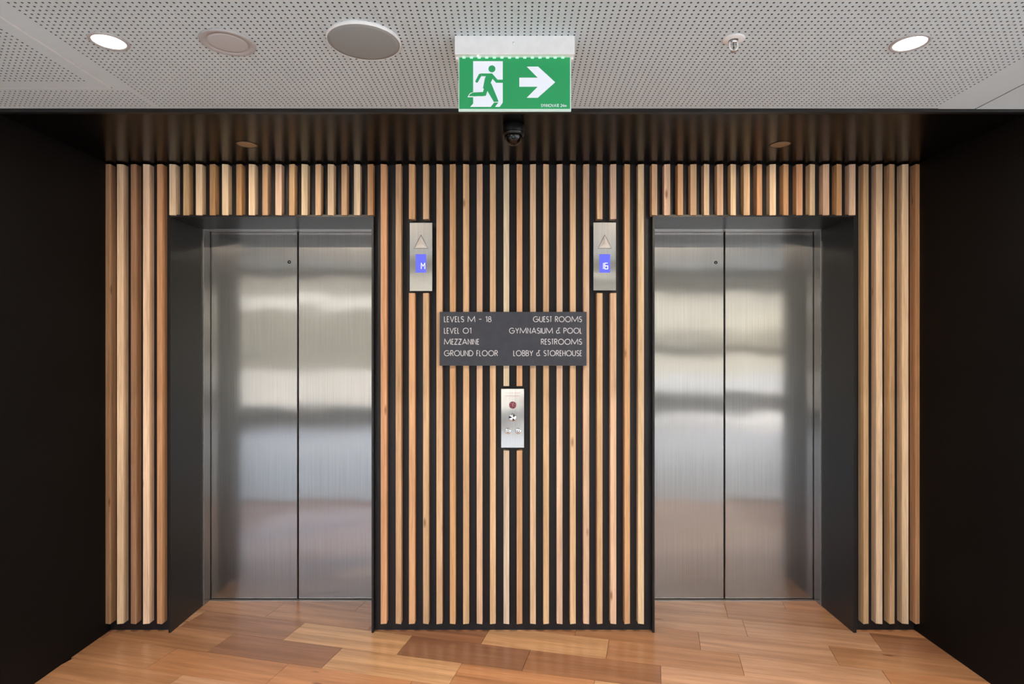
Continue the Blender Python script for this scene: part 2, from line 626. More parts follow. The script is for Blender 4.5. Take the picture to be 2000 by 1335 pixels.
pb.box(JX + 0.003, 2.7, Y9, YE - 0.004, ZC - 0.0006, ZC + 0.012)
pb.build('plain_panel', M['ceil'], ceiling)
# lobby ceiling boards behind the camera and to the sides
pb = MB()
pb.box(LX0, LX1, -0.3, Y9, ZC, ZC + 0.012)
pb.box(LX0, LX1, LY0, -1.0, 3.0, 3.05)
pb.box(LX0, -2.7, Y9, YE - 0.004, ZC, ZC + 0.012)
pb.box(2.7, LX1, Y9, YE - 0.004, ZC, ZC + 0.012)
pb.build('lobby_panel', M['ceil'], ceiling)
tr = MB()
tr.box(LX0, LX1, YE - 0.004, YE + 0.016, ZC - 0.0125, ZC + 0.02)
struct(tr.build('trim_1', M['matblack']))
bm_ = MB()
bm_.box(LX0, LX1, -1.0, -0.3, ZC - 0.02, 3.06)
struct(bm_.build('trim_2', M['black_wall']))
so = MB()
so.box(-XW - 0.05, XW + 0.05, YE + 0.016, YB + 0.4, ZS, ZS + 0.2)
struct(so.build('soffit', M['soffit']))

# ------------------------------------------------------------------ walls
for sgn, nm in ((-1, 'wall_left'), (1, 'wall_right')):
    wl = MB()
    a, b = sorted((sgn * XW, sgn * (XW + 0.25)))
    wl.box(a, b, YE + 0.012, YB + 0.5, -0.2, ZC + 0.1)
    struct(wl.build(nm, M['black_wall']))
    wf = MB()
    a, b = (LX0, -XW - 0.25) if sgn < 0 else (XW + 0.25, LX1)
    wf.box(a, b, YE + 0.012, YE + 0.2, -0.2, ZC - 0.0005)
    struct(wf.build('wall_front', M['black_wall']))

wb = MB()
ox = [(-XW, PORT[0][0] - 0.0103), (PORT[0][1] + 0.0102, PORT[1][0] - 0.0108), (PORT[1][1] + 0.0143, XW)]
for a, b in ox:
    wb.box(a, b, YB, YB + 0.1, -0.012, ZS)
for (a, b) in PORT:
    wb.box(a - 0.0103, b + 0.0143, YB, YB + 0.1, ZP + 0.0105, ZS)
wall_back = struct(wb.build('wall_back', M['backing']))

# ------------------------------------------------------------------ timber slats (parts of the back wall)
SX = [-2036, -1973, -1907, -1842, -1775, -1710, -1643, -1577, -1510, -1445, -1376, -1311, -1245, -1177, -1110, -1046, -978, -914, -847, -782, -715,
      -648, -574, -506, -436, -368, -301, -234, -166, -99, -31, 35, 103, 169, 237, 304, 371, 439, 507, 577, 646,
      714, 778, 844, 910, 976, 1044, 1110, 1178, 1242, 1309, 1375, 1443, 1508, 1577, 1643, 1709, 1778, 1844, 1909, 1975, 2040]
PAL = {'w': (229, 205, 176), 'p': (222, 196, 165), 'k': (223, 192, 166), 't': (209, 176, 139), 'o': (206, 164, 121), 'r': (203, 157, 116), 'b': (170, 134, 104), 'g': (222, 208, 190)}
TONES = 'bpbkrw' + 'tpopow' + 'tktwtp' + 'tpr' + 'rtotto' + 'tktgop' + 'tkt' + 'ktkoptkotpt' + 'ptr' + 'porpkopt' + 'ptprtr'  # timber tones; the alternation also paints in light on the tilted fronts
TONES = (TONES + 'tptptp')[:62]
ZT, ZB0 = 2.359, 0.0495
slat_mesh = {}


def slat(i, z0, z1):
    par = i % 2
    key = (par, round(z1 - z0, 4))
    me = slat_mesh.get(key)
    if me is None:
        hw = 0.0143
        dl, dr = (-0.003, 0.003) if par else (0.003, -0.003)
        c = 0.0009
        yb = YB - YS
        prof = [(-hw, yb), (hw, yb), (hw, dr + c), (hw - c, dr), (-hw + c, dl), (-hw, dl + c)]
        h = z1 - z0
        mb = MB()
        n = len(prof)
        mb.add([(x, y, 0) for x, y in prof] + [(x, y, h) for x, y in prof],
               [tuple(reversed(range(n))), tuple(range(n, 2 * n))] + [(k, (k + 1) % n, n + (k + 1) % n, n + k) for k in range(n)])
        me = slat_mesh[key] = mb.mesh('slat', M['slat'])
    o = bpy.data.objects.new('slat', me)
    C.objects.link(o)
    o.parent = wall_back
    o.location = (SX[i] / 1000, YS, z0)
    c = lin(PAL[TONES[i]])
    j = random.uniform(0.93, 1.06)
    o.color = (c[0] * j, c[1] * j * random.uniform(0.97, 1.03), c[2] * j * random.uniform(0.94, 1.06), 1)
    return o


def zpx(y, d=3.0):
    return CAM_H + (676 - y) * d / 1165


for i in range(62):
    if 5 <= i <= 20 or 41 <= i <= 56:
        slat(i, 2.1035, ZT)                                   # short ones over the lift doors
    elif i in (23, 24, 37, 38):
        slat(i, zpx(427.5), ZT)
        slat(i, ZB0, zpx(572))
    elif i in (30, 31):
        slat(i, zpx(753.5), ZT)
        slat(i, ZB0, zpx(879.5))
    else:
        slat(i, ZB0, ZT)

# ------------------------------------------------------------------ lift doors
for d, (xa, xb) in enumerate(PORT):
    dr = holder('door_%d' % (d + 1), ((xa + xb) / 2, YP0, 0))
    cx, cy = (xa + xb) / 2, YP0
    tl, trr = (0.0103, 0.0102) if d == 0 else (0.0108, 0.0143)

    def R(mb):
        mb.v = [(x - cx, y - cy, z) for x, y, z in mb.v]
        return mb
    f = MB()
    f.box(xa - tl, xa, YP0, YP1, -0.012, ZP + 0.0105)
    f.box(xb, xb + trr, YP0, YP1, -0.012, ZP + 0.0105)
    f.box(xa, xb, YP0, YP1, ZP, ZP + 0.0105)
    R(f).build('portal_frame', M['frame'], dr)
    # steel lining behind the black portal
    j = MB()
    j.box(xa - 0.02, xa + 0.003, YP1, YP1 + 0.072, -0.012, ZP + 0.02)
    j.box(xb - 0.003, xb + 0.02, YP1, YP1 + 0.072, -0.012, ZP + 0.02)
    R(j).build('steel_jamb', M['jamb'], dr, uv=True)
    h = MB()
    h.box(xa + 0.003, xb - 0.003, YP1 + 0.001, YP1 + 0.034, ZP - 0.002, ZP + 0.02)
    h.box(xa + 0.003, xb - 0.003, YP1 + 0.039, YP1 + 0.071, ZP - 0.002, ZP + 0.02)
    R(h).build('steel_header', M['alu'], dr)
    lp_ = MB()
    lp_.box(xa, xa + 0.0048, YP1 - 0.003, YP1 - 0.0002, -0.012, ZP - 0.001)
    lp_.box(xb - 0.0048, xb, YP1 - 0.003, YP1 - 0.0002, -0.012, ZP - 0.001)
    R(lp_).build('jamb_lip', M['alu'], dr)
    s = MB()
    s.box(xa + 0.003, xb - 0.003, YD - 0.022, YD - 0.007, -0.012, 0.0015)
    s.box(xa + 0.003, xb - 0.003, YD + 0.004, YD + 0.06, -0.012, 0.0008)
    R(s).build('sill', M['alu'], dr)
    sh = MB()
    sh.box(xa - 0.1, xb + 0.1, YD + 0.06, YD + 0.1, -0.012, ZP + 0.1)
    sh.box(xa - 0.02, xb + 0.02, YP1 + 0.03, YD + 0.06, ZP + 0.021, ZP + 0.1)
    sh.box(xa - 0.1, xa - 0.021, YP1 + 0.0, YD + 0.06, -0.012, ZP + 0.1)
    sh.box(xb + 0.021, xb + 0.1, YP1 + 0.0, YD + 0.06, -0.012, ZP + 0.1)
    R(sh).build('shaft_lining', M['gap'], dr)
    xm = -1.2247 if d == 0 else 1.2098
    for k, (a, b) in enumerate(((xa - 0.012, xm - 0.0028), (xm + 0.0028, xb + 0.012))):
        lf = MB()
        c_ = 0.003
        # leaf with softly folded vertical edges
        prof = [(a, YD + 0.034), (b, YD + 0.034), (b, YD + c_), (b - c_, YD), (a + c_, YD), (a, YD + c_)]
        n = len(prof)
        z0, z1 = 0.0065, ZP + 0.03
        lf.add([(x, y, z0) for x, y in prof] + [(x, y, z1) for x, y in prof],
               [tuple(reversed(range(n))), tuple(range(n, 2 * n))] + [(q, (q + 1) % n, n + (q + 1) % n, n + q) for q in range(n)])
        lx = (a + b) / 2
        lo = R(lf).build('door_leaf', M['steel'], dr, loc=(lx - cx, YD - cy, z0), uv=True)
        if k == 0:
            kx, kz = (-1.2745, 1.925) if d == 0 else (1.1605, 1.922)
            kr = MB()
            kr.lathe([(0.0098, 0.0005), (0.0098, -0.0022), (0.0062, -0.0022), (0.0056, -0.0002)], (kx - lx, 0, kz - z0), 'y', 28)
            kr.build('key_ring', M['matblack'], lo)
            kp = MB()
            kp.lathe([(0.0036, 0.0), (0.0036, -0.0016), (0.0, -0.0019)], (kx - lx, 0, kz - z0), 'y', 20)
            kp.build('key_pin', M['chrome'], lo)
    lb = 'brushed steel lift doors on the left, right of five tall slats' if d == 0 else 'brushed steel lift doors on the right, beside the right black wall'

# ------------------------------------------------------------------ stroke lettering
def arc(cx, cy, rx, ry, a0, a1, n=14):
    return [(cx + rx * math.cos(math.radians(a0 + (a1 - a0) * k / n)), cy + ry * math.sin(math.radians(a0 + (a1 - a0) * k / n))) for k in range(n + 1)]


G = {
    'A': (0.86, [[(0, 0), (0.43, 1), (0.86, 0)], [(0.14, 0.3), (0.72, 0.3)]]),
    'B': (0.50, [[(0, 0), (0, 1), (0.22, 1)] + arc(0.24, 0.76, 0.22, 0.24, 90, -90) + [(0, 0.52)], [(0.24, 0.52)] + arc(0.24, 0.26, 0.26, 0.26, 90, -90) + [(0, 0)]]),
    'C': (0.8, [arc(0.5, 0.5, 0.5, 0.5, 50, 310, 22)]),
    'D': (0.74, [[(0, 0), (0, 1), (0.26, 1)] + arc(0.26, 0.5, 0.48, 0.5, 90, -90, 18) + [(0, 0)]]),
    'E': (0.30, [[(0.30, 1), (0, 1), (0, 0), (0.30, 0)], [(0, 0.52), (0.25, 0.52)]]),
    'F': (0.30, [[(0.30, 1), (0, 1), (0, 0)], [(0, 0.52), (0.25, 0.52)]]),
    'G': (0.98, [arc(0.5, 0.5, 0.5, 0.5, 48, 360, 26) + [(0.5, 0.5)]]),
    'H': (0.52, [[(0, 0), (0, 1)], [(0.52, 0), (0.52, 1)], [(0, 0.5), (0.52, 0.5)]]),
    'I': (0.0, [[(0, 0), (0, 1)]]),
    'K': (0.5, [[(0, 0), (0, 1)], [(0.48, 1), (0, 0.45), (0.5, 0)]]),
    'L': (0.28, [[(0, 1), (0, 0), (0.28, 0)]]),
    'M': (1.24, [[(0, 0), (0.08, 1), (0.62, 0.1), (1.16, 1), (1.24, 0)]]),
    'N': (0.56, [[(0, 0), (0, 1), (0.56, 0), (0.56, 1)]]),
    'O': (1.0, [arc(0.5, 0.5, 0.5, 0.5, 0, 360, 30)]),
    'P': (0.48, [[(0, 0), (0, 1), (0.22, 1)] + arc(0.22, 0.74, 0.26, 0.26, 90, -90) + [(0, 0.48)]]),
    'R': (0.50, [[(0, 0), (0, 1), (0.22, 1)] + arc(0.22, 0.76, 0.26, 0.24, 90, -90) + [(0, 0.52)], [(0.20, 0.52), (0.50, 0)]]),
    'S': (0.46, [arc(0.23, 0.75, 0.22, 0.25, 35, 270, 14) + arc(0.23, 0.25, 0.23, 0.25, 90, -145, 14)]),
    'T': (0.32, [[(0, 1), (0.32, 1)], [(0.16, 1), (0.16, 0)]]),
    'U': (0.58, [[(0, 1), (0, 0.29)] + arc(0.29, 0.29, 0.29, 0.29, 180, 360, 14) + [(0.58, 1)]]),
    'V': (0.66, [[(0, 1), (0.33, 0), (0.66, 1)]]),
    'Y': (0.62, [[(0, 1), (0.31, 0.46), (0.62, 1)], [(0.31, 0.46), (0.31, 0)]]),
    'Z': (0.54, [[(0, 1), (0.54, 1), (0, 0), (0.54, 0)]]),
    '0': (0.96, [arc(0.48, 0.5, 0.48, 0.5, 0, 360, 30)]),
    '1': (0.22, [[(0, 0.86), (0.22, 1), (0.22, 0)]]),
    '2': (0.5, [arc(0.25, 0.74, 0.25, 0.26, 170, -40, 12) + [(0, 0), (0.5, 0)]]),
    '4': (0.55, [[(0.42, 0), (0.42, 1), (0, 0.3), (0.55, 0.3)]]),
    '8': (0.54, [arc(0.27, 0.77, 0.21, 0.23, 0, 360, 20), arc(0.27, 0.27, 0.27, 0.27, 0, 360, 20)]),
    '-': (0.42, [[(0, 0.5), (0.42, 0.5)]]),
    '&': (0.72, [arc(0.27, 0.3, 0.26, 0.3, 0, 360, 22), [(0.72, 0.02), (0.56, 0.2), (0.44, 0.62), (0.39, 1), (0.72, 1)]]),
    'm': (0.8, [[(0, 0), (0, 0.62)], [(0, 0.5)] + arc(0.2, 0.42, 0.2, 0.2, 180, 0, 8) + [(0.4, 0)], [(0.4, 0.42)] + arc(0.6, 0.42, 0.2, 0.2, 180, 0, 8) + [(0.8, 0)]]),
}


def ribbon(mb, pts, wd, y, sx, sz, ox, oz):
    P = [Vector((p[0] * sx, p[1] * sz)) for p in pts]
    closed = (P[0] - P[-1]).length < 1e-6
    if closed:
        P = P[:-1]
    n = len(P)
    Lf, Rt = [], []
    for i in range(n):
        a = P[(i - 1) % n] if (closed or i > 0) else None
        b = P[(i + 1) % n] if (closed or i < n - 1) else None
        d1 = (P[i] - a).normalized() if a is not None else None
        d2 = (b - P[i]).normalized() if b is not None else None
        d1 = d1 or d2
        d2 = d2 or d1
        n1, n2 = Vector((-d1.y, d1.x)), Vector((-d2.y, d2.x))
        m_ = n1 + n2
        m_ = n1 if m_.length < 1e-4 else m_.normalized()
        k = min(1.0 / max(m_.dot(n1), 0.35), 2.4)
        Lf.append(P[i] + m_ * (wd / 2 * k))
        Rt.append(P[i] - m_ * (wd / 2 * k))
    v = [(p.x + ox, y, p.y + oz) for p in Lf] + [(p.x + ox, y, p.y + oz) for p in Rt]
    f = [(i, n + i, n + (i + 1) % n, (i + 1) % n) for i in range(n if closed else n - 1)]
    mb.add(v, f)


def lettering(mb, text, x0, x1, zb, cap, y, wd, gap=0.23, space=0.50):
    """one line of capitals fitted between x0 and x1, baseline zb, on the plane y, facing -y"""
    tot, pos = 0.0, []
    for i, ch in enumerate(text):
        if ch == ' ':
            tot += space
            continue
        pos.append((ch, tot))
        tot += G[ch][0]
        if i < len(text) - 1:
            tot += gap
    sx = (x1 - x0) / tot
    for ch, p in pos:
        for st_ in G[ch][1]:
            ribbon(mb, st_, wd, y, sx, cap, x0 + p * sx, zb)


# ------------------------------------------------------------------ directory sign
SY = 2.982
dx0, dx1, dz0, dz1 = -0.3640, 0.3700, 1.3475, 1.6165
sg = thing('directory_sign', 'dark slate level directory sign with pale lettering, fixed across the centre slats', 'sign', (0.003, SY, dz0))


def rel(mb, o):
    l = o.location
    mb.v = [(x - l[0], y - l[1], z - l[2]) for x, y, z in mb.v]
    return mb


bd = MB()
e = 0.0012
bd.prism([(dx0, dz0), (dx1, dz0), (dx1, dz1), (dx0, dz1)], SY, SY + 0.0135)
rel(bd, sg).build('board', M['sign'], sg)
kx = SY / 1165
ROWS = [('LEVELS M - 18', 'GUEST ROOMS', 628.2, 365, 750, 1090, 1487), ('LEVEL O1', 'GYMNASIUM & POOL', 650.6, 365, 585, 895, 1487),
        ('MEZZANINE', 'RESTROOMS', 672.2, 365, 650, 1155, 1487), ('GROUND FLOOR', 'LOBBY & STOREHOUSE', 694.6, 365, 802, 930, 1487)]
for lt, rt, yb_, l0, l1, r0, r1 in ROWS:
    for txt, a, b in ((lt, l0, l1), (rt, r0, r1)):
        mb = MB()
        xa, xb = (780 + a / 4.1727 - 1001) * kx, (780 + b / 4.1727 - 1001) * kx
        lettering(mb, txt, xa + 0.001, xb - 0.001, zpx(yb_, SY), 10.3 * kx, SY - 0.0006, 0.0031)
        rel(mb, sg).build('lettering', M['letters'], sg, recalc=False)

# ------------------------------------------------------------------ hall indicators
PY = 2.9965
kp_ = PY / 1165
for side, x0, x1, y0, y1, digits, lab in (
        (-1, 800.4, 844.2, 434.9, 567.9, 'M', 'steel lift indicator plate with up arrow, blue display reading M'),
        (1, 1159.1, 1203.0, 434.4, 566.8, '16', 'steel lift indicator plate with up arrow, blue display reading 16')):
    X0, X1, Z0, Z1 = (x0 - 1001) * kp_, (x1 - 1001) * kp_, zpx(y1, PY), zpx(y0, PY)
    xm = (X0 + X1) / 2
    t = thing('lift_indicator', lab, 'lift indicator', (xm, PY, Z0), 'lift indicators between the slats')
    bx = MB()
    bx.box(X0 + 0.004, X1 - 0.004, PY + 0.003, YB, Z0 + 0.004, Z1 - 0.004)
    rel(bx, t).build('back_box', M['matblack'], t)
    p = MB()
    p.box(X0, X1, PY, PY + 0.003, Z0, Z1)
    rel(p, t).build('face_plate', M['plate'], t, uv=True)
    # raised pyramid arrow
    za, zb_ = zpx(459.6, PY), zpx(484.4, PY)
    hw = 12.6 * kp_
    a = MB()
    ap, bl, br = (xm, za), (xm - hw, zb_), (xm + hw, zb_)
    cz = zb_ + (za - zb_) * 0.36
    a.add([(ap[0], PY - 0.001, ap[1]), (bl[0], PY - 0.001, bl[1]), (br[0], PY - 0.001, br[1]), (xm, PY - 0.010, cz),
           (ap[0], PY + 0.001, ap[1]), (bl[0], PY + 0.001, bl[1]), (br[0], PY + 0.001, br[1])],
          [(0, 1, 3), (1, 2, 3), (2, 0, 3), (0, 4, 5, 1), (1, 5, 6, 2), (2, 6, 4, 0), (4, 6, 5)])
    rel(a, t).build('arrow', M['arrow'], t)
    ab = MB()
    ab.prism([(xm - hw - 0.003, zb_ - 0.002), (xm + hw + 0.003, zb_ - 0.002), (xm, za + 0.005)], PY - 0.0006, PY + 0.0008)
    rel(ab, t).build('arrow_bezel', M['keydark'], t)  # dark bezel; its lower edge stands in for the arrow's base shadow
    # display window
    dz_t, dz_b = zpx(496.2, PY), zpx(532.2, PY)
    w0, w1 = xm - 10.3 * kp_, xm + 10.1 * kp_
    if side > 0:
        w0, w1 = xm - 10.4 * kp_, xm + 10.6 * kp_
    dsp = MB()
    dsp.box(w0, w1, PY - 0.0008, PY + 0.0008, dz_b, dz_t)
    do = rel(dsp, t).build('display', M['lcd'], t)
    dg = MB()
    zb2, zt2 = zpx(524.8, PY), zpx(513.6, PY)
    if digits == 'M':
        xs0 = xm + (178 - 176) / 4.1727 * kp_
        mw = 7.0 * kp_
        ribbon(dg, [(0, 0), (0, 1), (0.5, 0.45), (1, 1), (1, 0)], 0.0030, PY - 0.0014, mw, zt2 - zb2, xs0, zb2)
    else:
        xs0 = xm - 2.6 * kp_
        ribbon(dg, [(0, 0), (0, 1)], 0.0030, PY - 0.0014, 1, zt2 - zb2, xs0, zb2)
        ribbon(dg, [(0.95, 1), (0, 1), (0, 0), (1, 0), (1, 0.52), (0, 0.52)], 0.0030, PY - 0.0014, 5.6 * kp_, zt2 - zb2, xs0 + 2.8 * kp_, zb2)
    rel(dg, t).build('digits', M['lcdtext'], t, recalc=False)

# ------------------------------------------------------------------ call panel
X0, X1, Z0, Z1 = (978.9 - 1001) * kp_, (1023.4 - 1001) * kp_, zpx(873.7, PY), zpx(759.0, PY)
xm = (X0 + X1) / 2
t = thing('call_panel', 'narrow steel lift call plate with two round buttons and red key switch below the sign', 'call panel', (xm, PY, Z0))
bx = MB()
bx.box(X0 + 0.004, X1 - 0.004, PY + 0.003, YB, Z0 + 0.004, Z1 - 0.004)
rel(bx, t).build('back_box', M['matblack'], t)
p = MB()
p.box(X0, X1, PY, PY + 0.003, Z0, Z1)
rel(p, t).build('face_plate', M['plate'], t, uv=True)


def cpx(x, y):
    return (940 + x / 7.85 - 1001) * kp_, zpx(730 + y / 7.85, PY)


tx = MB()
for txt, yb_, xa, xb in (('IN CASE OF FIRE', 303, 385, 592), ('DO NOT USE LIFT', 350, 385, 580)):
    a, zb2 = cpx(xa, yb_)
    b, _ = cpx(xb, yb_)
    lettering(tx, txt, a, b, zb2, 26 / 7.85 * kp_, PY - 0.0005, 0.0007)
rel(tx, t).build('lettering', M['redprint'], t, recalc=False)


def disc(name, x, y, r, m, proud=0.004, parent=None):
    X, Z = cpx(x, y)
    mb = MB()
    rr = r / 7.85 * kp_
    mb.lathe([(rr, 0.0005), (rr, -proud * 0.7), (rr * 0.86, -proud), (0.0, -proud)], (X, PY, Z), 'y', 28)
    return rel(mb, t).build(name, m, t), X, Z, rr


k1, X, Z, rr = disc('fire_switch', 482, 475, 54, M['redbtn'], 0.006)
sl = MB()
for q in range(6):
    a = q * PI / 3 + 0.3
    sl.lathe([(0.0021, 0.0), (0.0021, -0.0022), (0, -0.0026)], (X + rr * 0.66 * math.cos(a), PY - 0.006, Z + rr * 0.66 * math.sin(a)), 'y', 10)
sl.box(X - 0.001, X + 0.001, PY - 0.0078, PY - 0.006, Z - 0.006, Z + 0.006)
rel(sl, t)
so_ = sl.build('switch_pips', M['grey'], k1)
k2, X, Z, rr = disc('key_switch', 480, 665, 58, M['chrome'], 0.006)
kb = MB()
for q in range(3):
    a = q * 2 * PI / 3 + 0.9
    ca, sa = math.cos(a), math.sin(a)
    kb.prism([(X + rr * (0.25 * ca - 0.10 * sa), Z + rr * (0.25 * sa + 0.10 * ca)), (X + rr * (0.25 * ca + 0.10 * sa), Z + rr * (0.25 * sa - 0.10 * ca)),
              (X + rr * (0.86 * ca + 0.34 * sa), Z + rr * (0.86 * sa - 0.34 * ca)), (X + rr * (0.86 * ca - 0.34 * sa), Z + rr * (0.86 * sa + 0.34 * ca))], PY - 0.0068, PY - 0.0058)
rel(kb, t).build('key_slots', M['keydark'], k2)
for bxp in (410, 568):
    b, X, Z, rr = disc('call_button', bxp, 873, 45, M['chrome'], 0.0055)
    rg = MB()
    rg.lathe([(rr * 0.5, -0.0054), (rr * 0.5, -0.0064), (rr * 0.34, -0.0064), (rr * 0.34, -0.0054)], (X, PY, Z), 'y', 20)
    rel(rg, t).build('button_ring', M['keydark'], b)

# ------------------------------------------------------------------ exit sign
EY = 1.780
t = thing('exit_sign', 'green lit exit sign with running figure and arrow, hung under a white box', 'exit sign', (0.0067, EY, ZC))
bx = MB()
x0, x1, z0 = -0.1722, 0.1857, 2.3160
c_ = 0.002
prof = [(EY, ZC), (EY, z0 + c_), (EY + c_, z0), (EY + 0.052, z0), (EY + 0.054, z0 + c_), (EY + 0.054, ZC)]
bx.add([(x0, y, z) for y, z in prof] + [(x1, y, z) for y, z in prof],
       [tuple(range(6)), tuple(reversed(range(6, 12)))] + [(k, 6 + k, 6 + (k + 1) % 6, (k + 1) % 6) for k in range(6)])
rel(bx, t).build('housing', M['white'], t)
pl_ = MB()
pl_.lathe([(0.004, 0.0005), (0.004, -0.0006), (0, -0.0008)], (0.0035, EY, 2.349), 'y', 16)
rel(pl_, t).build('test_button', M['white'], t)
kd = MB()
kd.lathe([(0.0022, 0.0), (0.0022, -0.002), (0.0, -0.0026)], (-0.104, EY + 0.010, z0), 'z', 12)
rel(kd, t).build('pilot_light', M['pilot'], t)
EP = 1.800
ke = EP / 1165 / 4.45


def ex(x, y):
    return (850 + x / 4.45 - 1001) * EP / 1165, CAM_H + (676 - (40 + y / 4.45)) * EP / 1165


ac = MB()
(xa, zt_), (xb, zb2) = ex(203, 312), ex(1181, 785)
ac.box(xa, xb, EP, EP + 0.008, zb2, 2.318)
aco = rel(ac, t).build('acrylic_panel', M['edge'], t)
gf = MB()
(ga, gt), (gb, gz) = ex(209, 322), ex(1172, 768)
gf.box(ga, gb, EP - 0.0008, EP + 0.0002, gz, gt)
rel(gf, t).build('green_face', M['green'], t)
ls = MB()
for q in range(14):
    a, _ = ex(250 + q * 66, 0)
    ls.box(a - 0.0045, a + 0.0045, EP - 0.003, EP + 0.003, 2.3115, 2.3155)
rel(ls, t).build('led_strip', M['led'], t)
for xx in (190, 1192):
    a, z_ = ex(xx, 328)
    hk = MB()
    hk.box(a - 0.0035, a + 0.0035, EP - 0.001, EP + 0.009, z_ - 0.004, 2.317)
    rel(hk, t).build('clip', M['white'], t)


def flat(mb, pts, y):
    P = [ex(*p) for p in pts]
    mb.add([(x, y, z) for x, z in P], [tuple(range(len(P)))])


def stroke(mb, pts, wpx, y, cap=True):
    P = [ex(*p) for p in pts]
    wd = wpx * ke
    ribbon(mb, P, wd, y, 1, 1, 0, 0)
    if cap:
        for q in (P[-1],):
            mb.add([(q[0] + wd / 2 * math.cos(2 * PI * k / 16), y - 0.00005, q[1] + wd / 2 * math.sin(2 * PI * k / 16)) for k in range(16)], [tuple(range(16))])


Y1_, Y2_ = EP - 0.0012, EP - 0.0016
dw = MB()
flat(dw, [(330, 355), (587, 355), (587, 715), (560, 752), (520, 752), (549, 714), (512, 714), (482, 752), (304, 752), (330, 722)], Y1_)
flat(dw, [(332, 624), (309, 629), (296, 640), (281, 668), (332, 668)], Y1_)
rel(dw, t).build('door_pictogram', M['signwhite'], t, recalc=False)
aw = MB()
flat(aw, [(1043, 538), (895, 402), (795, 402), (890, 498), (731, 498), (731, 577), (890, 577), (795, 673), (891, 673)], Y1_)
rel(aw, t).build('arrow', M['signwhite'], t, recalc=False)
rm = MB()
hx, hz = ex(493, 422)
rm.add([(hx + 30.5 * ke * math.cos(2 * PI * k / 28), Y2_, hz + 30.5 * ke * math.sin(2 * PI * k / 28)) for k in range(28)], [tuple(range(28))])
flat(rm, [(398, 462), (495, 462), (512, 482), (480, 548), (487, 575), (430, 600), (415, 590), (432, 505), (440, 486), (408, 486)], Y2_ - 0.00012)
stroke(rm, [(402, 474), (390, 478), (362, 530)], 25, Y2_ - 0.00024)
stroke(rm, [(488, 475), (536, 530), (588, 530)], 27, Y2_ - 0.00036)
stroke(rm, [(452, 560), (428, 640), (330, 645)], 34, Y2_ - 0.00048, False)
flat(rm, [(340, 628), (322, 632), (306, 640), (291, 660), (420, 660), (420, 628)], Y2_ - 0.00060)
flat(rm, [(440, 548), (487, 548), (549, 700), (549, 708), (510, 710), (440, 590)], Y2_ - 0.00072)
rel(rm, t).build('running_figure', M['green'], t, recalc=False)
tx = MB()
a, zb2 = ex(921, 752)
b, _ = ex(1140, 752)
lettering(tx, 'SYNNOVATE 24m', a, b, zb2, 24 * ke, Y1_, 0.0012)
rel(tx, t).build('lettering', M['signwhite'], t, recalc=False)

# ------------------------------------------------------------------ soffit camera
t = thing('security_camera', 'small black dome camera under the black soffit, behind the exit sign', 'camera', (0.004, 2.495, ZS))
b = MB()
b.lathe([(0.040, 0.0), (0.0445, -0.004), (0.0445, -0.040), (0.042, -0.044), (0.0385, -0.046)], (0, 0, 0), 'z', 36)
b.build('base', M['matblack'], t)
dm = MB()
dm.lathe([(0.0385, -0.0455)] + [(0.0385 * math.cos(a), -0.0455 - 0.040 * math.sin(a)) for a in [k * PI / 18 for k in range(1, 9)]] + [(0.0, -0.0855)], (0, 0, 0), 'z', 36)
dmo = dm.build('dome', M['glossblack'], t)
ln = MB()
ln.lathe([(0.009, 0.002), (0.009, -0.003), (0.006, -0.0034), (0.006, 0.002)], (0, -0.0335, -0.063), 'y', 20)
ln.build('lens_ring', M['matblack'], dmo)
band = MB()
band.lathe([(0.0447, -0.033), (0.0452, -0.034), (0.0452, -0.037), (0.0447, -0.038)], (0, 0, 0), 'z', 36)
band.build('trim_band', M['glossblack'], t)

# ------------------------------------------------------------------ ceiling fittings
# large loudspeaker
t = thing('ceiling_speaker', 'large round grey ceiling loudspeaker with thick white rim, left of the exit sign', 'speaker', (-0.449, 1.804, ZC))
b = MB()
b.lathe([(0.1085, 0.002), (0.1105, -0.001), (0.1095, -0.0095), (0.1070, -0.0105), (0.1065, -0.008)], (0, 0, 0), 'z', 64)
b.build('rim', M['white'], t)
b = MB()
b.lathe([(0.1066, -0.008)] + [(0.1066 * (1 - k / 8), -0.0095 - 0.006 * (1 - (1 - k / 8) ** 2)) for k in range(0, 8)] + [(0.0, -0.0155)], (0, 0, 0), 'z', 64)
b.build('grille', M['grille'], t)
# small loudspeaker
t = thing('ceiling_speaker', 'smaller flat round ceiling loudspeaker with broad pale rim, second fitting from the left', 'speaker', (-0.867, 1.816, ZC))
b = MB()
b.lathe([(0.0785, 0.002), (0.0795, -0.0015), (0.0788, -0.0058), (0.0770, -0.0066), (0.0590, -0.0045), (0.0585, -0.003)], (0, 0, 0), 'z', 64)
b.build('rim', M['rimgrey'], t)
b = MB()
b.lathe([(0.0588, -0.003), (0.0588, -0.0042)] + [(0.0588 * (1 - k / 6), -0.0042 - 0.002 * (1 - (1 - k / 6) ** 2)) for k in range(1, 6)] + [(0.0, -0.0062)], (0, 0, 0), 'z', 48)
b.build('grille', M['grille2'], t)
